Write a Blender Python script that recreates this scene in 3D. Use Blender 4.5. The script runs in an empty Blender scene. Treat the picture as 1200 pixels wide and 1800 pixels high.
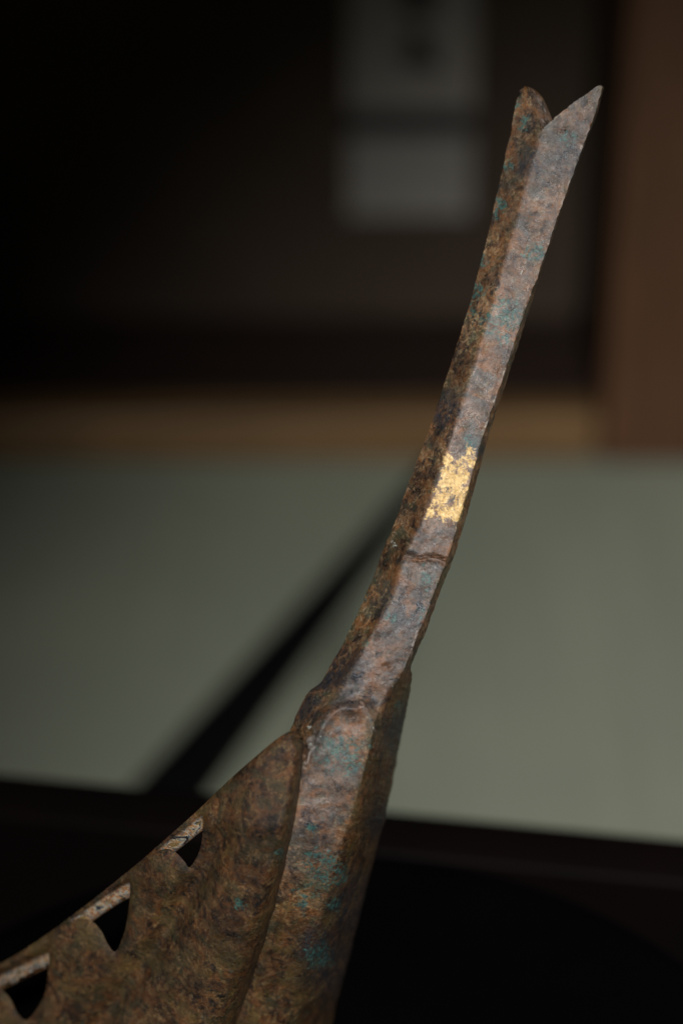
import bpy, bmesh, math, random
from mathutils import Vector, noise, geometry

random.seed(4)
scene = bpy.context.scene
COL = scene.collection
R = math.radians

# ------------------------------------------------------------------ camera
PITCH = R(28)
CAM = Vector((0, 0, .85))
FW = Vector((0, math.cos(PITCH), -math.sin(PITCH)))
UP = Vector((0, math.sin(PITCH), math.cos(PITCH)))
RT = Vector((1, 0, 0))
FOCUS = .6
S = .00015                     # metres for one unit of the measured drawing of the ornament
FPX = FOCUS / S
cam = bpy.data.cameras.new('camera')
camo = bpy.data.objects.new('camera', cam)
COL.objects.link(camo)
camo.location = CAM
camo.rotation_euler = (R(90) - PITCH, 0, 0)
cam.sensor_fit = 'VERTICAL'
cam.sensor_height = 36
cam.lens = 80
cam.clip_start = .02
cam.clip_end = 50
cam.dof.use_dof = True
cam.dof.focus_distance = FOCUS + .003
cam.dof.aperture_fstop = 4.6
cam.dof.aperture_blades = 9
scene.camera = camo

# ------------------------------------------------------------------ light
world = bpy.data.worlds.new('World')
scene.world = world
world.use_nodes = True
bg = world.node_tree.nodes['Background']
bg.inputs[0].default_value = (.75, .9, 1, 1)
bg.inputs[1].default_value = .003
LPOS = Vector((.15, -1.243, 2.133))
LAIM = Vector((.43, 1.0, 0))
ld = bpy.data.lights.new('ceiling_spot', 'SPOT')
lo = bpy.data.objects.new('ceiling_spot', ld)
COL.objects.link(lo)
lo.location = LPOS
lo.rotation_euler = (LAIM - LPOS).to_track_quat('-Z', 'Y').to_euler()
ld.energy = 530
ld.color = (.985, .99, 1)
ld.spot_size = R(32)
ld.spot_blend = 1
ld.shadow_soft_size = .07
vs = scene.view_settings
vs.view_transform = 'Standard'
vs.look = 'None'
vs.exposure = 0
vs.gamma = 1
vs.use_curve_mapping = False
scene.cycles.use_denoising = True


# ------------------------------------------------------------------ helpers
def ray(u, v):
    return FW + RT * ((u - 600) / FPX) + UP * ((900 - v) / FPX)


def on_z(u, v, z):
    r = ray(u, v)
    return CAM + r * ((z - CAM.z) / r.z)


def on_y(u, v, y):
    r = ray(u, v)
    return CAM + r * (y / r.y)


def P(u, v, w):
    w += .08 * (min(v, 1450) - 900)          # the ornament leans back a little
    return CAM + ray(u, v) * (FOCUS - w * S)


def tag(o, label=None, cat=None, group=None, kind=None):
    if label: o['label'] = label
    if cat: o['category'] = cat
    if group: o['group'] = group
    if kind: o['kind'] = kind
    return o


def empty(name, loc):
    o = bpy.data.objects.new(name, None)
    COL.objects.link(o)
    o.location = loc
    o.empty_display_size = .02
    return o


def add(name, mesh, mat, parent=None):
    o = bpy.data.objects.new(name, mesh)
    COL.objects.link(o)
    if mat: mesh.materials.append(mat)
    if parent:
        o.parent = parent
        bpy.context.view_layer.update()
        o.matrix_parent_inverse = parent.matrix_world.inverted()
    return o


def mesh_from(verts, faces, name='m', smooth=False, recalc=True):
    me = bpy.data.meshes.new(name)
    me.from_pydata([tuple(v) for v in verts], [], faces)
    if recalc:
        bm = bmesh.new()
        bm.from_mesh(me)
        bmesh.ops.recalc_face_normals(bm, faces=bm.faces)
        bm.to_mesh(me)
        bm.free()
    for p in me.polygons: p.use_smooth = smooth
    return me


def box(x0, x1, y0, y1, z0, z1, bev=0, seg=2):
    bm = bmesh.new()
    r = bmesh.ops.create_cube(bm, size=1)
    for v in bm.verts:
        v.co = Vector((x0 + (x1 - x0) * (v.co.x + .5), y0 + (y1 - y0) * (v.co.y + .5), z0 + (z1 - z0) * (v.co.z + .5)))
    if bev:
        bmesh.ops.bevel(bm, geom=bm.edges[:], offset=bev, segments=seg, profile=.5, affect='EDGES')
    me = bpy.data.meshes.new('box')
    bm.to_mesh(me)
    bm.free()
    if bev:
        for p in me.polygons: p.use_smooth = True
        me.set_sharp_from_angle(angle=R(50))
    return me


class NT:
    def __init__(self, name):
        self.m = bpy.data.materials.new(name)
        self.m.use_nodes = True
        self.t = self.m.node_tree
        self.b = self.t.nodes['Principled BSDF']

    def n(self, typ, **kw):
        d = self.t.nodes.new(typ)
        for k, v in kw.items():
            if k in ('inp',):
                for i, x in v.items(): d.inputs[i].default_value = x
            else:
                setattr(d, k, v)
        return d

    def l(self, a, b):
        self.t.links.new(a, b)

    def noise(self, vec, scale, detail=6, rough=.6, dist=0):
        d = self.n('ShaderNodeTexNoise')
        d.inputs['Scale'].default_value = scale
        d.inputs['Detail'].default_value = detail
        d.inputs['Roughness'].default_value = rough
        d.inputs['Distortion'].default_value = dist
        self.l(vec, d.inputs['Vector'])
        return d.outputs['Fac']

    def ramp(self, fac, stops, interp='LINEAR'):
        d = self.n('ShaderNodeValToRGB')
        d.color_ramp.interpolation = interp
        e = d.color_ramp.elements
        while len(e) < len(stops): e.new(.5)
        for i, (p, c) in enumerate(stops):
            e[i].position = p
            e[i].color = (c[0], c[1], c[2], 1) if not isinstance(c, (int, float)) else (c, c, c, 1)
        self.l(fac, d.inputs[0])
        return d.outputs[0]

    def mix(self, fac, a, b, mode='MIX'):
        d = self.n('ShaderNodeMix', data_type='RGBA', blend_type=mode)
        for sock, x in ((d.inputs[0], fac), (d.inputs[6], a), (d.inputs[7], b)):
            if isinstance(x, (int, float)): sock.default_value = x
            elif isinstance(x, tuple): sock.default_value = (*x[:3], 1)
            else: self.l(x, sock)
        return d.outputs[2]

    def math(self, op, a, b=None, clamp=False):
        d = self.n('ShaderNodeMath', operation=op, use_clamp=clamp)
        for i, x in enumerate((a, b)):
            if x is None: continue
            if isinstance(x, (int, float)): d.inputs[i].default_value = x
            else: self.l(x, d.inputs[i])
        return d.outputs[0]

    def attr(self, name):
        return self.n('ShaderNodeAttribute', attribute_name=name).outputs['Fac']

    def coord(self, scale=None):
        o = self.n('ShaderNodeTexCoord').outputs['Object']
        if scale:
            mp = self.n('ShaderNodeMapping')
            mp.inputs['Scale'].default_value = scale
            self.l(o, mp.inputs[0])
            return mp.outputs[0]
        return o

    def bump(self, h, strength, dist, prev=None):
        d = self.n('ShaderNodeBump')
        d.inputs['Strength'].default_value = strength
        d.inputs['Distance'].default_value = dist
        self.l(h, d.inputs['Height'])
        if prev: self.l(prev, d.inputs['Normal'])
        return d.outputs[0]

    def out(self, col=None, rough=None, metal=None, normal=None, spec=None):
        for nm, x in (('Base Color', col), ('Roughness', rough), ('Metallic', metal), ('Normal', normal), ('Specular IOR Level', spec)):
            if x is None: continue
            if isinstance(x, (int, float)): self.b.inputs[nm].default_value = x
            elif isinstance(x, tuple): self.b.inputs[nm].default_value = (*x, 1)
            else: self.l(x, self.b.inputs[nm])
        return self.m


# ------------------------------------------------------------------ materials
def mat_bronze():
    t = NT('patinated_bronze')
    c = t.coord()
    big = t.noise(c, 85, 4, .55, .5)
    mid = t.noise(c, 330, 7, .62, .7)
    mid2 = t.noise(t.coord((1.2, 1, .9)), 380, 8, .66, .9)
    fine = t.noise(c, 1100, 7, .68, .3)
    n2 = t.noise(t.coord((1, 1, 1.3)), 190, 8, .64, .9)
    n3 = t.noise(t.coord((1, .9, 1)), 300, 8, .68, 1.8)
    n4 = t.noise(t.coord((.9, 1.1, 1)), 130, 8, .64, .9)
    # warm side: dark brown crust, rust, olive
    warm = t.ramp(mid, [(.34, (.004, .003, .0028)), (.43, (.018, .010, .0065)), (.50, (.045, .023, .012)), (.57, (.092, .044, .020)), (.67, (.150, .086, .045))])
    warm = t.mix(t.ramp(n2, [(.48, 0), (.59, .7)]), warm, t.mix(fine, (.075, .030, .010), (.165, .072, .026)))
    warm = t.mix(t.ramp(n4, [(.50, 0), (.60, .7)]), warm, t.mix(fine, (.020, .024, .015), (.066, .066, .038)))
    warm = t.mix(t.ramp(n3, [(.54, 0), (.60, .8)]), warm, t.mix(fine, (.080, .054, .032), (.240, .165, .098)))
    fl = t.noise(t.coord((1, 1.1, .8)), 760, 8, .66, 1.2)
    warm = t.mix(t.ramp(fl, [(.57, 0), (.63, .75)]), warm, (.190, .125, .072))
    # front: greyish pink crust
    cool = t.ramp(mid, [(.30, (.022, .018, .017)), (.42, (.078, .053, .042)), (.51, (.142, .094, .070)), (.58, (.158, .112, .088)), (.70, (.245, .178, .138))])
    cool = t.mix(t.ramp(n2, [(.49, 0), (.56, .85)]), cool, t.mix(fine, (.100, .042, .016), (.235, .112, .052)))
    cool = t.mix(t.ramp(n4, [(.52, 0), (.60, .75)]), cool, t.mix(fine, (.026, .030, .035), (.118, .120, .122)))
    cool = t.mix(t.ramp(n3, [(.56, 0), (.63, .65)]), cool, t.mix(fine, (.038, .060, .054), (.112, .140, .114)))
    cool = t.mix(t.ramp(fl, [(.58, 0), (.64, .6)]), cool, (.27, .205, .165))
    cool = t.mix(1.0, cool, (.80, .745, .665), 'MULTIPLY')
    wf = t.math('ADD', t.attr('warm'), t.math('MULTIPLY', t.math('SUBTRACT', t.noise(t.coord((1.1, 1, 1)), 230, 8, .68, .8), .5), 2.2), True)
    wf = t.mix(t.attr('umber_shade'), wf, (1, 1, 1))
    og = t.math('MULTIPLY', t.attr('umber_shade'), t.ramp(t.noise(t.coord((1, 1, .9)), 120, 7, .64, .7), [(.50, 0), (.60, .6)]))
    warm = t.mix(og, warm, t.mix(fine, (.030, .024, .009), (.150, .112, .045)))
    warm = t.mix(1.0, warm, t.mix(t.attr('umber_shade'), (1.30, 1.24, 1.02), (.74, .63, .43)), 'MULTIPLY')
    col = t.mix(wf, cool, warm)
    # broad tone
    col = t.mix(1.0, col, t.ramp(big, [(.34, .44), (.66, 1.46)]), 'MULTIPLY')
    # dark smudges, and shade painted down the stem's lower right side
    col = t.mix(t.math('MULTIPLY', t.attr('dark'), t.ramp(mid2, [(.42, 1), (.58, .2)])), col, (.018, .018, .021))
    # verdigris, soaked unevenly into the crust
    v = t.math('ADD', t.math('MULTIPLY', t.noise(c, 560, 10, .76, 1.1), 2.4), t.math('MULTIPLY', t.attr('teal'), .34))
    vm = t.ramp(t.math('MULTIPLY', v, .5), [(.735, 0), (.83, .85)])
    vc = t.mix(t.ramp(fine, [(.35, 0), (.65, 1)]), (.012, .044, .050), (.046, .135, .105))
    col = t.mix(vm, col, vc)
    # worn bare metal on arrises; highlights painted on collar and notch wall
    bm_ = t.ramp(t.math('ADD', t.math('MULTIPLY', t.attr('bare_glint'), .5), mid2), [(.74, 0), (.98, .9)])
    col = t.mix(bm_, col, t.mix(mid, (.26, .19, .14), (.66, .63, .58)))
    # inside of the openings: slate, orange and pale crust, lightened as if lit
    ic = t.ramp(t.noise(c, 250, 6, .66, 1.0), [(.40, (.020, .024, .034)), (.44, (.24, .28, .33)), (.48, (.85, .80, .66)), (.53, (.70, .27, .07)), (.57, (.14, .16, .18)), (.64, (.88, .88, .82))])
    ic = t.mix(1.0, ic, (.80, .76, .68), 'MULTIPLY')
    col = t.mix(t.attr('inner'), col, ic)
    # pale crust flecks
    p = t.math('ADD', t.noise(c, 800, 5, .65, .5), t.math('MULTIPLY', t.attr('pale'), .42))
    pm = t.ramp(p, [(.82, 0), (.92, .85)])
    col = t.mix(pm, col, (.42, .44, .38))
    # fine pitting of the crust
    pit = t.ramp(t.noise(c, 1500, 8, .76), [(.35, .30), (.46, 1)])
    col = t.mix(1.0, col, pit, 'MULTIPLY')
    col = t.mix(1.0, col, t.ramp(fine, [(.30, .74), (.70, 1.26)]), 'MULTIPLY')
    # leaf gilding that is left
    g = t.math('ADD', t.math('MULTIPLY', t.attr('gilt'), .50), t.math('ADD', t.math('MULTIPLY', t.noise(c, 620, 10, .80, .7), .95), t.math('MULTIPLY', t.noise(c, 210, 6, .65, .9), 1.0)))
    gm = t.ramp(t.math('MULTIPLY', g, .5), [(.706, 0), (.750, 1)])
    gold = t.mix(t.ramp(fine, [(.35, 0), (.65, 1)]), (.46, .27, .080), (.92, .65, .29))
    col = t.mix(gm, col, gold)
    rough = t.mix(t.ramp(mid2, [(.38, 0), (.62, 1)]), (.20, .20, .20), (.42, .42, .42))
    rough = t.mix(t.attr('warm'), rough, t.ramp(mid2, [(.38, .36), (.62, .56)]))
    rough = t.mix(gm, rough, (.42, .42, .42))
    nb = t.bump(t.noise(c, 190, 8, .66, .6), .6, .0010)
    nb = t.bump(t.noise(c, 700, 9, .74, .5), .85, .00060, nb)
    nb = t.bump(t.noise(c, 1500, 6, .76), .8, .00035, nb)
    metal = t.math('MAXIMUM', t.math('MULTIPLY', gm, .75), t.math('MAXIMUM', t.math('MULTIPLY', bm_, .35), t.math('MULTIPLY', t.math('SUBTRACT', 1.0, t.attr('warm')), .14)))
    cn = t.bump(t.noise(c, 170, 6, .6, .6), .35, .0008)
    cn = t.bump(t.noise(c, 640, 8, .7, .6), .55, .00035, cn)
    t.l(t.math('MULTIPLY', t.math('SUBTRACT', 1.0, t.attr('warm')), .20), t.b.inputs['Coat Weight'])
    t.l(t.ramp(mid2, [(.38, .24), (.62, .40)]), t.b.inputs['Coat Roughness'])
    t.l(cn, t.b.inputs['Coat Normal'])
    spec = t.mix(t.attr('warm'), (.62, .62, .62), (.36, .36, .36))
    return t.out(col, rough, metal, nb, spec)


def mat_wood(name, a, b, axis, rough=.5):
    t = NT(name)
    sc = [14, 14, 14]
    sc[axis] = 1.1
    c = t.coord(tuple(sc))
    n = t.noise(c, 3.2, 8, .62, 1.1)
    f = t.noise(t.coord(tuple(x * 9 for x in sc)), 2, 4, .6)
    col = t.mix(t.ramp(n, [(.3, 0), (.7, 1)]), a, b)
    col = t.mix(1.0, col, t.ramp(f, [(.3, .75), (.7, 1.2)]), 'MULTIPLY')
    return t.out(col, rough, 0, t.bump(n, .3, .002), .4)


def mat_plain(name, a, b, scale, rough, bump=.2, dist=.001, spec=.4, detail=6):
    t = NT(name)
    c = t.coord()
    n = t.noise(c, scale, detail, .6)
    col = t.mix(t.ramp(n, [(.3, 0), (.7, 1)]), a, b)
    return t.out(col, rough, 0, t.bump(t.noise(c, scale * 8, 4), bump, dist), spec)


def mat_mat():
    t = NT('woven_rush')
    c = t.coord()
    w = t.n('ShaderNodeTexWave', wave_type='BANDS', bands_direction='X')
    w.inputs['Scale'].default_value = 95
    w.inputs['Distortion'].default_value = .6
    t.l(c, w.inputs['Vector'])
    n = t.noise(t.coord((60, 2, 2)), 1.5, 5, .6)
    col = t.mix(t.ramp(n, [(.3, 0), (.7, 1)]), (.1880, .1970, .1400), (.2230, .2330, .1690))
    col = t.mix(t.ramp(t.noise(c, 3.2, 5, .6, .5), [(.32, 0), (.68, .9)]), col, (.168, .182, .134))
    return t.out(col, .7, 0, t.bump(w.outputs['Fac'], .3, .0006), .3)


BRONZE = mat_bronze()
M_SILL = mat_wood('sill_wood', (.1055, 0.0569, .0212), (.1822, 0.1021, .0409), 0, .45)
M_POST = mat_wood('post_wood', (.0646, 0.0272, .0118), (.1123, 0.0508, .0230), 2, .5)
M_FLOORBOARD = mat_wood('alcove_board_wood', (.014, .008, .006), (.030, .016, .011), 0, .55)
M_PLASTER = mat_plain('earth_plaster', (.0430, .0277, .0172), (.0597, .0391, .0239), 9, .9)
M_RUSH = mat_mat()
M_PAPER = mat_plain('scroll_paper', (.2523, .2286, .1931), (.2996, .2681, .2247), 14, .85)
M_SILK = mat_plain('scroll_silk', (.2202, .2050, .1746), (.2506, .2316, .1975), 30, .7)
M_BAND = mat_plain('scroll_dark_band', (.018, .020, .021), (.034, .034, .034), 40, .7)
M_INK = mat_plain('ink', (.012, .012, .013), (.025, .024, .024), 60, .8)
M_LACQ = mat_plain('red_black_lacquer', (.0016, .0012, .0012), (.0038, .0019, .0018), 7, .6, .25, .0008, .04)
M_BLACK = mat_plain('black_lacquer', (.0006, .0006, .0006), (.0011, .0010, .0010), 20, .75, .2, .0005, .01)
M_ROD = mat_plain('black_rod_lacquer', (.0020, .0021, .0021), (.0034, .0035, .0035), 25, .7, .2, .0005, .04)

# ------------------------------------------------------------------ setting
Y_SILL = on_z(600, 812, 0).y
me = mesh_from([(-6, -3, 0), (6, -3, 0), (6, Y_SILL + .3, 0), (-6, Y_SILL + .3, 0)], [(0, 1, 2, 3)])
tag(add('floor', me, M_RUSH), 'pale grey green rush mat floor between table and wooden sill', kind='structure')

z_sill = on_y(600, 735, Y_SILL).z
SILL_D = on_z(600, 694, z_sill).y - Y_SILL
x_post = on_y(1062, 640, Y_SILL).x
tag(add('alcove_sill', box(-3, x_post - .002, Y_SILL, Y_SILL + SILL_D, .001, z_sill, .004), M_SILL), 'brown wooden sill along the front of the alcove', kind='structure')
Y_BACK = on_z(600, 556, z_sill - .004).y
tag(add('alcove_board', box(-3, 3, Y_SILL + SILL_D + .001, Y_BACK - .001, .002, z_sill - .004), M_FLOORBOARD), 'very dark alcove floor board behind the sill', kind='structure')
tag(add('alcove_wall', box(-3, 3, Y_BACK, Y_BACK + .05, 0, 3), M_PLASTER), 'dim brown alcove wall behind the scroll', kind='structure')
tag(add('wooden_post', box(x_post, x_post + .13, Y_SILL - .006, Y_SILL + .115, .001, 3, .006), M_POST), 'reddish brown wooden post at the right of the alcove', kind='structure')

# ------------------------------------------------------------------ hanging scroll
ys = Y_BACK - .006
def sy(u, v): return on_y(u, v, ys)
xl, xr = sy(611, 300).x, sy(829, 300).x
z0, z1, z2 = sy(700, 380).z, sy(700, 238).z, sy(700, 193).z
scroll = empty('hanging_scroll', ((xl + xr) / 2, ys, z0))
tag(scroll, 'pale hanging scroll with a dark band and ink strokes on the alcove wall', 'scroll')
add('lower_mount', box(xl, xr, ys - .0010, ys + .0010, z0, z1 - .0003), M_SILK, scroll)
add('dark_band', box(xl, xr, ys - .0012, ys + .0010, z1, z2), M_BAND, scroll)
add('paper', box(xl, xr, ys - .0010, ys + .0010, z2 + .0003, z2 + .62), M_PAPER, scroll)


def stroke(pts, wd):
    """a brush stroke: thin raised ribbon with swelling width on the paper"""
    V, Fc = [], []
    n = 14
    for i in range(n + 1):
        t = i / n * (len(pts) - 1)
        k = min(int(t), len(pts) - 2)
        a, b = Vector(pts[k]), Vector(pts[k + 1])
        p = a.lerp(b, t - k)
        d = (b - a).normalized()
        nn = Vector((-d.y, d.x))
        h = wd * (.55 + .45 * math.sin(math.pi * (i / n) ** .7)) * (1 + .15 * noise.noise(Vector((p.x * .1, p.y * .1, 3))))
        for sgn in (-1, 1):
            q = sy(p.x + nn.x * h * sgn, p.y + nn.y * h * sgn)
            V.append((q.x, ys - .0013, q.z))
        if i:
            j = 2 * i
            Fc.append((j - 2, j - 1, j + 1, j))
    m = len(V)
    V += [(x, ys - .0011, z) for x, y, z in V]
    Fc += [tuple(a + m for a in reversed(f)) for f in Fc[:n]]
    for i in range(n):
        for sd in (0, 1):
            a, b = 2 * i + sd, 2 * i + 2 + sd
            Fc.append((a, b, b + m, a + m))
    return mesh_from(V, Fc)


for pts, wd in (([(700, 92), (735, 86), (772, 90)], 11), ([(738, 60), (734, 95), (716, 122)], 11), ([(738, 92), (752, 112), (772, 122)], 11),
                ([(712, 66), (748, 62)], 8),
                ([(700, 10), (735, 4), (770, 8)], 12), ([(735, -40), (734, 10), (728, 28)], 14), ([(705, -22), (742, -26), (768, -22)], 11),
                ([(720, 20), (748, 26)], 11)):
    add('ink_stroke', stroke(pts, wd), M_INK, scroll)

# ------------------------------------------------------------------ low table
ZT = .355
A = on_z(0, 1354, ZT)
B = on_z(1200, 1470, ZT)
d = (B - A).normalized()
nrm = Vector((d.y, -d.x, 0))       # toward the viewer
mid = A.lerp(B, .5)
LEN, DEP, TH = 1.1, .62, .032
table = empty('low_table', (mid.x + nrm.x * DEP / 2, mid.y + nrm.y * DEP / 2, 0))
table.rotation_euler.z = math.atan2(d.y, d.x)
tag(table, 'low dark red lacquer table under the bronze ornament', 'table')


def part(name, me, mat, parent):
    o = bpy.data.objects.new(name, me)
    COL.objects.link(o)
    if not me.materials: me.materials.append(mat)
    o.parent = parent
    return o


part('table_top', box(-LEN / 2, LEN / 2, -DEP / 2, DEP / 2, ZT - TH, ZT, .006, 3), M_LACQ, table)
# raised moulding along the far edge
part('edge_moulding', box(-LEN / 2 + .01, LEN / 2 - .01, DEP / 2 - .030, DEP / 2 - .004, ZT - .004, ZT + .0016, .0012, 2), M_LACQ, table)
part('apron', box(-LEN / 2 + .05, LEN / 2 - .05, DEP / 2 - .06, DEP / 2 - .04, ZT - TH - .05, ZT - TH + .003), M_LACQ, table)
part('apron', box(-LEN / 2 + .05, LEN / 2 - .05, -DEP / 2 + .04, -DEP / 2 + .06, ZT - TH - .05, ZT - TH + .003), M_LACQ, table)
for sx in (-1, 1):
    for sy_ in (-1, 1):
        cx, cy = sx * (LEN / 2 - .07), sy_ * (DEP / 2 - .065)
        part('leg', box(cx - .025, cx + .025, cy - .025, cy + .025, .001, ZT - TH + .004, .004), M_LACQ, table)

# ------------------------------------------------------------------ round black stand
ZS = ZT + .013
top_pt = on_z(560, 1490, ZS)
rad = .150
cx, cy = top_pt.x, top_pt.y - rad


def lathe(profile, n=96, bump=0):
    V, Fc = [], []
    for (r, z) in profile:
        for i in range(n):
            a = 2 * math.pi * i / n
            V.append((r * math.cos(a), r * math.sin(a), z))
    k = len(profile)
    for j in range(k - 1):
        for i in range(n):
            i2 = (i + 1) % n
            Fc.append((j * n + i, j * n + i2, (j + 1) * n + i2, (j + 1) * n + i))
    Fc.append(tuple(range(n)))
    Fc.append(tuple(range((k - 1) * n, k * n)))
    me = mesh_from(V, Fc, smooth=True)
    me.set_sharp_from_angle(angle=R(45))
    return me


stand = empty('round_stand', (cx, cy, ZT))
tag(stand, 'round black lacquer stand beneath the bronze ornament on the table', 'stand')
part('tray', lathe([(rad - .020, .0055), (rad - .006, .006), (rad - .001, .008), (rad, .0098), (rad - .0012, .0117), (rad - .004, .0127), (rad - .0100, .0130)]), M_BLACK, stand)
part('foot_ring', lathe([(rad - .040, 0), (rad - .030, 0), (rad - .028, .0058), (rad - .042, .0058)]), M_BLACK, stand)

# ------------------------------------------------------------------ tapered black rod lying on the mats
ra = on_z(245, 1462, .02)
rb_ = on_z(785, 770, .02)
rb_.y = min(rb_.y, Y_SILL - .004)
dv = rb_ - ra
ln = dv.length
prof = []
N = 40
for i in range(N + 1):
    t = i / N
    r = .0208 * (1 - t) + .0076 * t
    e = min(t, 1 - t) * ln
    if e < .012: r *= math.sqrt(max(.02, 1 - (1 - e / .012) ** 2))
    prof.append((r, t * ln))
rod = add('lacquered_rod', lathe(prof, 28), M_ROD)
rod.rotation_euler = dv.to_track_quat('Z', 'Y').to_euler()
rod.location = (ra.x, ra.y, .0218)
rod.rotation_euler = Vector((dv.x, dv.y, -.0132)).to_track_quat('Z', 'Y').to_euler()
tag(rod, 'black tapering rod lying diagonally on the pale floor behind the ornament', 'rod')

# ------------------------------------------------------------------ bronze ornament
base = P(430, 2050, -40)
base.z = ZT + .013
orn = empty('bronze_ornament', base)
tag(orn, 'weathered bronze ornament with forked tip, gilt patch and openwork wing', 'ornament')

# measured outlines: left edge, ridge, right front edge, right back edge
ST = [
 ((899,222),(952,230),(1027,247),(1029,249)), ((880,310),(924,320),(1000,322),(1002,325)),
 ((862,390),(903,400),(969,412),(971,415)),   ((845,460),(885,465),(946,480),(950,482)),
 ((824,538),(862,545),(920,550),(927,553)),   ((787,655),(828,655),(886,655),(894,657)),
 ((754,755),(795,760),(851,757),(860,760)),   ((721,840),(768,838),(828,838),(838,842)),
 ((697,910),(745,908),(806,912),(817,916)),   ((672,972),(712,972),(786,982),(795,985)),
 ((645,1040),(690,1045),(762,1042),(772,1045)), ((608,1120),(655,1110),(736,1112),(746,1115)),
 ((572,1186),(620,1175),(711,1172),(723,1168)), ((561,1202),(606,1202),(699,1192),(724,1187)), ((537,1224),(588,1232),(684,1216),(720,1210)),
 ((512,1280),(550,1282),(664,1270),(711,1265)), ((490,1350),(531,1340),(648,1340),(697,1335)),
 ((465,1420),(520,1420),(625,1425),(679,1425)), ((440,1490),(506,1490),(603,1495),(661,1495)),
 ((410,1570),(489,1570),(580,1575),(640,1575)), ((380,1650),(468,1650),(552,1655),(620,1655)),
 ((350,1730),(446,1730),(525,1730),(600,1730)), ((320,1810),(420,1810),(498,1810),(580,1810)),
 ((270,1940),(380,1940),(455,1940),(548,1940)), ((220,2068),(340,2068),(410,2068),(515,2068)),
]
#        wL   wM  wR   wS   roundness of the right side, left-back extra
WD = [(-40,0,-5,-40,0)]*5 + [(-46,0,-5,-42,0)]*2 + [(-54,0,-5,-42,0)]*2 + [(-58,0,-5,-42,0)]*3 + [(-58,0,-5,-52,.2),(-58,0,-5,-90,.3),(-62,4,-5,-150,.4),(-70,6,-3,-230,.55)]
WD += [(-80 - dz, 4 - dz, -2 - dz, -300 - dz, .6) for dz in (0, 4, 30, 80, 135, 190, 245, 335, 420)]
NSUB = 24


def cr(a, b, c, d_, t):
    return .5 * ((2 * b) + (-a + c) * t + (2 * a - 5 * b + 4 * c - d_) * t * t + (-a + 3 * b - 3 * c + d_) * t ** 3)


def interp(seq, i, t):
    n = len(seq)
    a, b, c, e = seq[max(i - 1, 0)], seq[i], seq[min(i + 1, n - 1)], seq[min(i + 2, n - 1)]
    return tuple(cr(x, y, z, q, t) for x, y, z, q in zip(a, b, c, e))


def nz(x, y, s, seed=0., oct_=4):
    return noise.fractal(Vector((x / s, y / s, seed)), .9, 2.1, oct_)


def seg_d(u, v, pts):
    best = 1e9
    for (ax, ay), (bx, by) in zip(pts, pts[1:]):
        dx, dy = bx - ax, by - ay
        t = max(0, min(1, ((u - ax) * dx + (v - ay) * dy) / (dx * dx + dy * dy)))
        best = min(best, math.hypot(u - ax - t * dx, v - ay - t * dy))
    return best


def g(x, s): return math.exp(-(x / s) ** 2)


CRACK = [(702, 968), (713, 972), (726, 974), (738, 981), (752, 977), (772, 979), (786, 985)]
ARCH = [(548, 1305), (556, 1283), (568, 1264), (585, 1246), (604, 1237), (622, 1236)]


PANEL = [(500, 1420), (540, 1330), (553, 1288), (566, 1264), (584, 1245), (604, 1236), (622, 1240), (634, 1252), (646, 1240), (660, 1262), (662, 1300), (640, 1420)]


def relief(u, v):
    """surface relief of the casting, in drawing units toward the viewer"""
    h = 2.2 * nz(u, v, 55, 1.3) + 1.0 * nz(u, v, 16, 5.1) + .5 * nz(u, v, 6, 9.2, 3)
    if 930 < v < 1030:
        dc = seg_d(u, v, CRACK)
        h -= 6.5 * g(dc, 2.2)
        h += 3.0 * g(seg_d(u, v - 5, CRACK), 4)
        h += 1.2 * g(seg_d(u, v + 8, CRACK), 7)
    if 1140 < v < 1400:
        dc = seg_d(u, v, PANEL + PANEL[:1]) * (1 if inside(u, v, PANEL) else -1)
        h += 14 / (1 + math.exp(-max(-40, min(40, dc + 2 * nz(u, v, 14, 31))) / 3.2)) * max(0, min(1, (1400 - v) / 110))     # casting laps over the blade foot
        h += 5 * g(dc - 7, 7) * (1 if v < 1300 else max(0, (1360 - v) / 60))
        h += 14 * g(math.hypot(u - 634, (v - 1240)), 11)
        h -= 18 * g(math.hypot((u - 624) * .8, (v - 1261) * 1.5), 12)
        h -= 5 * g(math.hypot(u - 600, v - 1290), 32)
        h -= 7 * g(math.hypot(u - 655, v - 1225), 16)
        h -= 6 * g(math.hypot(u - 610, (v - 1205) * 1.4), 26)
        h += 5 * g(math.hypot(u - 548, v - 1225), 14)
        h -= 6 * g(seg_d(u, v, [(560, 1195), (575, 1215), (600, 1222)]), 8)
        h += 4 * g(seg_d(u, v, [(662, 1276), (652, 1330), (636, 1390)]), 8)
    for (x, y, r, a) in ((678, 1172, 6, 6), (575, 1490, 4, 7), (530, 1466, 4, 5), (661, 1118, 4, 5), (888, 560, 8, 3), (843, 690, 7, 3)):
        h -= a * g(math.hypot(u - x, v - y), r)
    return h


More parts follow.
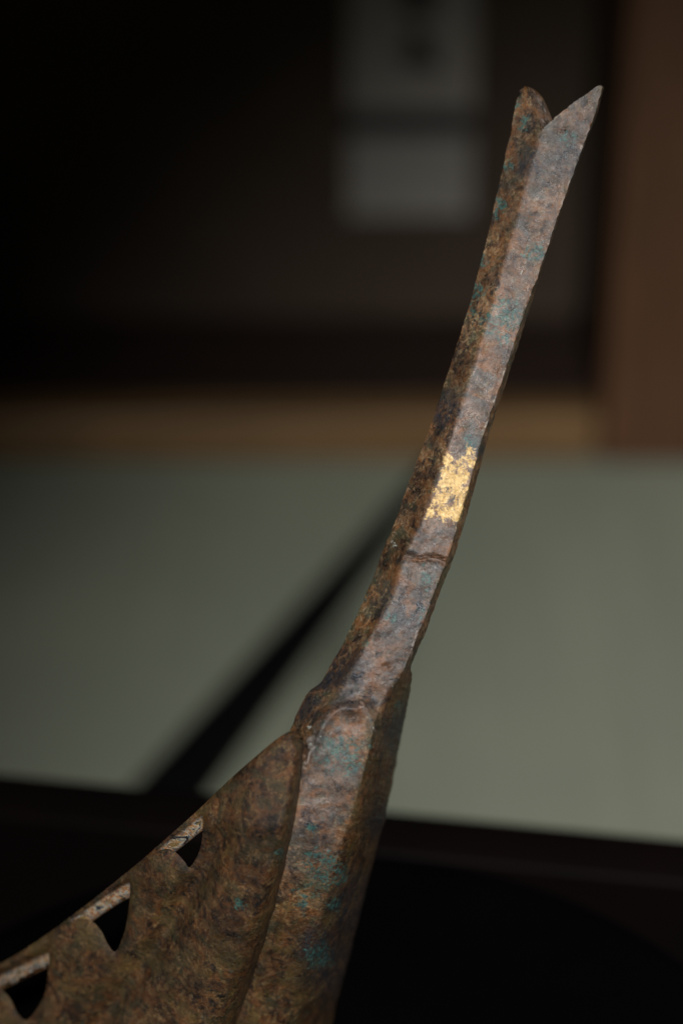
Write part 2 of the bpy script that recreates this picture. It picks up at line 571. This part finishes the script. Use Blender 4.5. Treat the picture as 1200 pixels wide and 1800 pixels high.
BLOBS_TEAL = [(872,358,14),(866,378,8),(905,180,10),(938,440,14),(930,450,12),(890,555,26),(868,565,18),(905,556,10),(884,592,10),(845,460,9),
              (832,515,14),(826,545,12),(828,775,9),(785,655,5),(660,1028,6),(637,1050,8),(748,1020,12),(738,1080,10),(600,1322,30),(615,1345,18),
              (545,1462,10),(565,1520,26),(590,1535,18),(540,1575,18),(700,1240,5),(585,1590,10),(490,1500,8),(905,640,4),(560,1680,20),(420,1590,10),(690,1085,8),(640,1130,8),(918,215,9),(890,290,10),(1000,250,12),(870,330,6)]
BLOBS_DARK = [(832,786,14),(1005,275,22),(935,290,16),(590,1190,30),(620,1180,24),(790,700,12),(783,730,14),(690,1060,20),(715,1080,18),(560,1460,16),(700,1290,26),(610,1225,18),(650,1225,12),(540,1240,20),(800,720,10),(735,1060,16),(545,1440,14),(675,1440,20),(640,1600,40),(600,1700,40),(560,1660,22)]  # the ones along the lower right side paint shade into the bronze
BLOBS_PALE = [(688,957,5),(544,1282,5),(556,1292,3),(549,1310,3),(912,482,2)]
GOLD = [(786,776),(806,792),(822,776),(842,786),(836,840),(820,905),(804,948),(784,930),(766,918),(738,920),(746,880),(760,840),(774,800)]


def inside(u, v, poly):
    r = False
    j = len(poly) - 1
    for i in range(len(poly)):
        if (poly[i][1] > v) != (poly[j][1] > v) and u < (poly[j][0] - poly[i][0]) * (v - poly[i][1]) / (poly[j][1] - poly[i][1]) + poly[i][0]:
            r = not r
        j = i
    return r


def blob(u, v, L):
    m = 0
    u, v = u + 9 * nz(u, v, 17, 11.5), v + 9 * nz(u, v, 17, 17.5)
    for (x, y, r) in L:
        q = math.hypot(u - x, v - y) / (1.35 * r)
        if q < 1.6: m = max(m, max(0, min(1, 1.6 - q)))
    return m


def gilt(u, v):
    if not (740 < u < 850 and 760 < v < 960): return 0.
    dd = seg_d(u, v, GOLD + GOLD[:1])
    sgn = 1 if inside(u, v, GOLD) else -1
    return max(0, min(1, .46 + sgn * dd / 24 + .22 * nz(u, v, 26, 7)))


BARE = [[(1040, 215), (1020, 262), (1000, 322), (969, 412), (946, 480), (920, 550), (886, 655), (851, 757)], [(740, 1085), (722, 1150), (708, 1180), (690, 1206)]]


def bare_glint(u, v):
    m = max(g(seg_d(u, v, b), 4) for b in BARE) * .5
    if 1200 < v < 1420:
        m = max(m, .40 * g(seg_d(u, v, ARCH), 10), .5 * g(seg_d(u, v, [(545, 1300), (537, 1350)]), 14), .5 * g(math.hypot(u - 630, v - 1240), 14), .45 * g(seg_d(u, v, [(660, 1282), (650, 1330)]), 14))  # collar highlights, painted as lighter colour
    return m


def set_attrs(me, uv, warm, extra=None):
    for name, fn in (('warm', None), ('gilt', lambda q: gilt(*q)), ('teal', lambda q: blob(*q, BLOBS_TEAL)),
                     ('dark', lambda q: blob(*q, BLOBS_DARK)), ('pale', lambda q: blob(*q, BLOBS_PALE)),
                     ('bare_glint', lambda q: bare_glint(*q)), ('umber_shade', lambda q: max(0., min(1., (q[1] - 1500) / 150))), ('inner', lambda q: 0.)):  # umber ramp paints the light's falloff down the lower stem
        a = me.attributes.new(name, 'FLOAT', 'POINT')
        vals = list(warm) if fn is None else [fn(q) for q in uv]
        for i, x in (extra or {}).get(name, {}).items(): vals[i] = x
        a.data.foreach_set('value', vals)


NL, NM, NS, NB = 18, 24, 9, 12      # columns: left facet, front facet, right side, back
verts, uvs, warms, faces = [], [], [], []
side_shade = {}
notch_lit = {}


def vert(u, v, w, h, wm):
    verts.append(P(u, v, w + h))
    uvs.append((u, v))
    warms.append(wm)
    return len(verts) - 1


def lerp(a, b, t): return tuple(x + (y - x) * t for x, y in zip(a, b))


def smooth_cols(pts, lo, hi, it):
    for _ in range(it):
        q = list(pts)
        for i in range(lo, hi):
            q[i] = tuple(.25 * a + .5 * b + .25 * c for a, b, c in zip(pts[i - 1], pts[i], pts[i + 1]))
        pts = q
    return pts


def front_row(L, M, Rr, Sx, rnd, lower):
    """(u,v,w) columns across left facet, front facet and right side"""
    pts = [lerp(L, M, i / NL) for i in range(NL)]
    pts += [lerp(M, Rr, i / NM) for i in range(NM)]
    for i in range(NS + 1):
        t = i / NS
        flat = lerp(Rr, Sx, t)
        a = t * math.pi / 2
        e = (Rr[0] + (Sx[0] - Rr[0]) * math.sin(a), Rr[1] + (Sx[1] - Rr[1]) * t, Rr[2] + (Sx[2] - Rr[2]) * (1 - math.cos(a)))
        pts.append(lerp(flat, e, rnd))
    pts = smooth_cols(pts, 2, NL + NM - 2, 3 + int(10 * lower))
    if rnd > 0: pts = smooth_cols(pts, NL + 4, NL + NM + NS - 1, int(5 * rnd))
    return pts


def tone(v, wm):
    k = max(0, min(1, (v - 150) / 700))
    k = .45 + .47 * k
    return .48 + (wm - .48) * k


def add_row(L, M, Rr, Sx, rnd, lower):
    pts = front_row(L, M, Rr, Sx, rnd, lower)
    ids = []
    for j, (u, v, w) in enumerate(pts):
        e = 3.0 * nz(u, v, 26, 3.3) + 1.8 * nz(u, v, 8, 6.6) if j < 3 or j > NL + NM - 3 else 0     # nicked edges
        k = 1 if j < NL + NM else .6
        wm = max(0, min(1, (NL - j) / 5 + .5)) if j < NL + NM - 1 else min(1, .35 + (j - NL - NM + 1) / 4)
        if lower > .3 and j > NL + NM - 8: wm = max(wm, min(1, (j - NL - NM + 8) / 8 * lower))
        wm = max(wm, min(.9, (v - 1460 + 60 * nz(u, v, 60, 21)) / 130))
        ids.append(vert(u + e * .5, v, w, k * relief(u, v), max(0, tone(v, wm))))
        if lower > 0 and j > NL + NM - 2: side_shade[ids[-1]] = min(1, .3 + lower)  # shade on the lower stem's right side, put into the colour
    # back: from right back edge round to left edge
    Mb = (M[0] + 8, M[1], M[2] - 46 - 60 * lower)
    Lb = (L[0] + 6, L[1], L[2] - 16)
    nb = NB // 2
    for i in range(1, nb + 1):
        q = lerp(pts[-1], Mb, i / nb)
        ids.append(vert(*q, 0, 1))
    for i in range(1, nb + 1):
        q = lerp(Mb, Lb, i / nb)
        ids.append(vert(*q, .5 * relief(q[0], q[1]), 1))
    return ids, Mb, Lb


rows = []
nst = len(ST)
for i in range(nst - 1):
    for k in range(NSUB if i < nst - 2 else NSUB + 1):
        t = k / NSUB
        pt = [interp([s[c] for s in ST], i, t) for c in range(4)]
        wd = interp(WD, i, t)
        vv = pt[1][1]
        lower = max(0, min(1, (vv - 1180) / 110))
        Q = [(pt[c][0], pt[c][1], wd[c]) for c in range(4)]
        r, Mb, Lb = add_row(*Q, max(0, min(1, wd[4])), lower)
        if not rows: first = (Q, Mb, Lb)
        rows.append(r)
for a, b in zip(rows, rows[1:]):
    n = len(a)
    for j in range(n):
        j2 = (j + 1) % n
        faces.append((a[j], a[j2], b[j2], b[j]))
faces.append(tuple(rows[-1]))

# the two prongs above the notch, welded to the first row
(Lq, Mq, Rq, Sq), Mb0, Lb0 = first
LPR = [(899,222),(904,195),(909,172),(915,158),(922,151.5)]
LPM = [(952,230),(946,212),(940,192),(934,168),(926,152)]
RPM = [(952,230),(970,212),(1000,187),(1030,165),(1053,150)]
RPR = [(1027,247),(1036,226),(1046,200),(1053,172),(1058,152)]
NP = 26
n_front = NL + NM + NS + 1
r0 = rows[0]


def at(seq, t):
    x = t * (len(seq) - 1)
    i = min(int(x), len(seq) - 2)
    return interp(seq, i, x - i)


def prong(left):
    prev = None
    for k in range(NP + 1):
        t = k / NP
        ids = []
        if left:
            L, M = at(LPR, t), at(LPM, t)
            wl, wm_ = -40 + 2 * t, -22 * t ** .8
            cols = [(*lerp((*L, wl), (*M, wm_), j / NL),) for j in range(NL + 1)]
            Mb = lerp(Mb0, (M[0] + 26 - 18 * t ** 3, M[1] + 3, wm_ - 40), min(1, t * 4))
            Lb = lerp(Lb0, (L[0] + 6, L[1] + 2, wl - 16), min(1, t * 2))
            if k == 0:
                fr = r0[:NL + 1]
            else:
                fr = []
                for j, (u, v, w) in enumerate(cols):
                    e = (2.5 * nz(u, v, 22, 3.3) + 1.5 * nz(u, v, 7, 6.6)) if j in (0, NL) else 0
                    fr.append(vert(u + e, v + e * .4, w, relief(u, v), tone(v, 1.)))
        else:
            M, Rr = at(RPM, t), at(RPR, t)
            cols = [(*lerp((*M, 0 - 8 * t), (*Rr, -5 - 5 * t), j / NM),) for j in range(NM + 1)]
            if k == 0:
                fr = r0[NL:NL + NM + 1]
            else:
                fr = []
                for j, (u, v, w) in enumerate(cols):
                    e = (2.5 * nz(u, v, 22, 3.3) + 1.5 * nz(u, v, 7, 6.6)) if j in (0, NM) else 0
                    fr.append(vert(u + e, v + e * .4, w, relief(u, v), tone(v, 0.)))
        ids = list(fr)
        nb = NB // 2
        if left:
            # notch wall and the back of this prong
            if k == 0:
                wall = [vert(*lerp(Mq, Mb0, j / 4), 0, .6) for j in range(1, 4)]
                mb = r0[n_front + nb - 1]
                bk = r0[n_front + nb:]
            else:
                wall = [vert(*lerp(cols[-1], Mb, j / 4), .5 * relief(M[0] + 9 * j, M[1]), -.2) for j in range(1, 4)]
                for i in wall: notch_lit[i] = .42  # notch wall lightened in colour as if lit
                mb = vert(*Mb, 0, .8)
                bk = [vert(*lerp(Mb, Lb, j / nb), 0, 1) for j in range(1, nb + 1)]
            ids += wall + [mb] + bk
        else:
            Sx = (Rr[0] + 2 + 1 * t, Rr[1] + 1, -46 + 8 * t)
            Mb = lerp(Mb0, (M[0] + 6, M[1] + 4, -14 * t - 40), min(1, t * 4))
            if k == 0:
                sd = r0[NL + NM + 1:n_front]
                bk = r0[n_front:n_front + nb - 1]
                mb = r0[n_front + nb - 1]
                wall = [vert(*lerp(Mb0, Mq, j / 4), 0, .6) for j in range(1, 4)]
            else:
                sd = [vert(*lerp(cols[-1], Sx, j / NS), 0, .8) for j in range(1, NS + 1)]
                bk = [vert(*lerp(Sx, Mb, j / nb), 0, 1) for j in range(1, nb)]
                mb = vert(*Mb, 0, 1)
                wall = [vert(*lerp(Mb, cols[0], j / 4), 0, .6) for j in range(1, 4)]
            ids += sd + bk + [mb] + wall
        if prev:
            n = len(ids)
            for j in range(n):
                j2 = (j + 1) % n
                faces.append((prev[j], prev[j2], ids[j2], ids[j]))
        prev = ids
    faces.append(tuple(prev))


prong(True)
prong(False)
me = bpy.data.meshes.new('forked_stem')
me.from_pydata([tuple(v) for v in verts], [], faces)
set_attrs(me, uvs, warms, {'umber_shade': side_shade, 'bare_glint': notch_lit})
bm = bmesh.new()
bm.from_mesh(me)
bmesh.ops.remove_doubles(bm, verts=bm.verts, dist=1e-7)
bmesh.ops.recalc_face_normals(bm, faces=bm.faces)
bm.to_mesh(me)
bm.free()
for p in me.polygons: p.use_smooth = True
me.set_sharp_from_angle(angle=R(48))
stem = add('forked_stem', me, BRONZE, orn)
stem['label'] = 'slender ridged bronze stem ending in a notched fishtail tip, with worn gilding'

# ---- openwork wing
def cr_line(pts, n, closed=False):
    out = []
    m = len(pts)
    rng = m if closed else m - 1
    for i in range(rng):
        idx = [(i - 1) % m, i, (i + 1) % m, (i + 2) % m] if closed else [max(i - 1, 0), i, i + 1, min(i + 2, m - 1)]
        for k in range(n):
            t = k / n
            out.append(tuple(cr(*(pts[q][c] for q in idx), t) for c in (0, 1)))
    if not closed: out.append(pts[-1])
    return out


W_RIGHT = [(524, 1285), (533, 1300), (532, 1330), (529, 1370), (523, 1420), (514, 1470), (502, 1530), (487, 1595), (468, 1660), (448, 1722), (424, 1790), (385, 1900), (335, 2030)]
W_BOT = [(335, 2030), (150, 2025), (-60, 1985), (-300, 1905)]
W_OUT = [(-300, 1905), (-230, 1850), (-120, 1770), (-40, 1716), (20, 1683), (60, 1658), (105, 1626), (150, 1592), (200, 1552), (250, 1511), (300, 1467), (350, 1422), (400, 1373), (450, 1329), (485, 1300), (508, 1286), (524, 1285)]
HOLES = [
 [(352,1434),(357,1440),(356,1470),(350,1498),(334,1524),(324,1514),(310,1499),(295,1492),(276,1495),(290,1482),(320,1459)],
 [(224,1551),(229,1558),(227,1590),(220,1635),(204,1672),(190,1660),(178,1636),(160,1618),(138,1615),(116,1622),(150,1599),(190,1571)],
 [(82,1674),(87,1682),(84,1716),(77,1752),(50,1792),(32,1782),(18,1755),(0,1738),(-24,1736),(-46,1744),(-10,1718),(40,1694)],
]
outline = cr_line(W_RIGHT, 20)[:-1] + cr_line(W_BOT, 8)[:-1] + cr_line(W_OUT, 7)[:-1]
holes = [cr_line(h, 5, True) for h in HOLES]
EDGE_R = W_RIGHT
EDGE_O = W_OUT[1:]
FOLD = [(388, 1470), (352, 1540), (310, 1610), (262, 1685), (190, 1780), (110, 1880)]


def wing_w(u, v):
    w = 74 - .66 * (520 - u) + .06 * min(v - 1290, 160) - .38 * max(0, v - 1450)
    dr = seg_d(u, v, EDGE_R)
    rr_ = 17 + .075 * max(0, v - 1290)
    q = min(1, dr / rr_)
    w -= (84 + .26 * max(0, v - 1290)) * (1 - math.sqrt(max(0, 1 - (1 - q) ** 2)))      # edge rolled over toward the stem
    w += 26 * g(dr - 85, 55)                          # swelling beside it
    w -= 26 * g(seg_d(u, v, FOLD), 20)
    if u < 370:
        dh = min(seg_d(u, v, h + h[:1]) for h in HOLES)
        w -= 10 * max(0, 1 - dh / 14) ** 2              # softened lips of the openings
        w += 12 * g(math.hypot((u - 285), (v - 1540)), 42) + 12 * g(math.hypot(u - 140, v - 1690), 50)
    do = seg_d(u, v, EDGE_O)
    w -= 9 * max(0, 1 - do / 9) ** 2
    w += 3.0 * nz(u, v, 60, 2.2) + 1.4 * nz(u, v, 18, 8.1) + .7 * nz(u, v, 7, 4.4, 3)
    return w


NWING = Vector((-.05, .60, .80)).normalized()          # right, up, toward viewer
TH_W = 47
pts2, edges2 = [], []


def loop(L):
    s = len(pts2)
    pts2.extend(Vector(p) for p in L)
    n = len(L)
    edges2.extend((s + i, s + (i + 1) % n) for i in range(n))


loop(outline)
for h in holes: loop(h)
nb_ = len(pts2)
allb = [outline] + holes
u0 = -300
step = 6
yy = 1288
rr = 0
bpts = [q for L in allb for q in L]
cell = {}
for q in bpts: cell.setdefault((int(q[0] // 20), int(q[1] // 20)), []).append(q)
while yy < 2060:
    uu = u0 + (rr % 2) * step / 2
    while uu < 540:
        if inside(uu, yy, outline) and seg_d(uu, yy, W_RIGHT) > 34 and not any(inside(uu, yy, h) for h in holes):
            cu, cv = int(uu // 20), int(yy // 20)
            ok = True
            for a in (-1, 0, 1):
                for b in (-1, 0, 1):
                    for q in cell.get((cu + a, cv + b), ()):
                        if (q[0] - uu) ** 2 + (q[1] - yy) ** 2 < 16: ok = False
            if ok: pts2.append(Vector((uu, yy)))
        uu += step
    yy += step * .87
    rr += 1
rl = cr_line(W_RIGHT, 20)
for off in (1.8, 3.8, 6, 8.5, 11.5, 15, 19, 23.5, 28.5, 33):
    for i in range(2, len(rl) - 1, 1 if off < 16 else 2):
        tx, ty = rl[i + 1][0] - rl[i - 1][0], rl[i + 1][1] - rl[i - 1][1]
        q = math.hypot(tx, ty)
        uu, yy = rl[i][0] - ty / q * off, rl[i][1] + tx / q * off
        if inside(uu, yy, outline) and seg_d(uu, yy, W_RIGHT) > off * .97 and seg_d(uu, yy, W_OUT) > 2.5: pts2.append(Vector((uu, yy)))
ov, oe, of, _, _, _ = geometry.delaunay_2d_cdt(pts2, edges2, [], 0, 1e-5)
tri = []
for f in of:
    c = sum((ov[i] for i in f), Vector((0, 0))) / len(f)
    if inside(c.x, c.y, outline) and not any(inside(c.x, c.y, h) for h in holes): tri.append(tuple(f))
verts, uvs, warms, faces = [], [], [], []
for q in ov: vert(q.x, q.y, wing_w(q.x, q.y), 0, 1.)
n0 = len(verts)
back_shift = (-NWING.x * TH_W, NWING.y * TH_W, -NWING.z * TH_W)
for q in ov:
    w = wing_w(q.x, q.y)
    k = min(1, seg_d(q.x, q.y, W_RIGHT) / 60)
    verts.append(P(q.x + back_shift[0] * k - 6 * (1 - k), q.y + back_shift[1] * k, w + back_shift[2]))
    uvs.append((q.x + back_shift[0], q.y + back_shift[1]))
    warms.append(1.)
cnt = {}
for f in tri:
    faces.append(f)
    faces.append(tuple(i + n0 for i in reversed(f)))
    for a, b in zip(f, f[1:] + f[:1]):
        cnt[(a, b)] = 1
mids, exg, exb = {}, {}, {}
hset = {(round(q[0], 2), round(q[1], 2)) for h in holes for q in h}
hole_v = {i for i, q in enumerate(ov) if (round(q.x, 2), round(q.y, 2)) in hset}
for (a, b) in list(cnt):
    if (b, a) not in cnt:
        # walls of the openings and rim, in four steps through the thickness
        pa, pb = a, b
        for k in range(1, 5):
            if k == 4: qa, qb = a + n0, b + n0
            else:
                t = k / 4
                key = (a, k); keyb = (b, k)
                for kk, vi in ((key, a), (keyb, b)):
                    if kk not in mids:
                        co = verts[vi].lerp(verts[vi + n0], t)
                        verts.append(co); uvs.append(uvs[vi]); warms.append(.0)
                        if vi in hole_v:
                            exg[len(verts) - 1] = .78; exb[len(verts) - 1] = .95  # gilt and pale tones brighten the opening walls as if lit
                        mids[kk] = len(verts) - 1
                qa, qb = mids[key], mids[keyb]
            faces.append((pb, pa, qa, qb))
            pa, pb = qa, qb
me = mesh_from(verts, faces, 'openwork_wing', True, False)
set_attrs(me, uvs, warms, {'gilt': exg, 'inner': exb, 'umber_shade': {i: 1. for i in range(len(verts))}})
me.set_sharp_from_angle(angle=R(50))
wing = add('openwork_wing', me, BRONZE, orn)
wing['label'] = 'dark brown bronze wing plate with pointed openings along its rim'
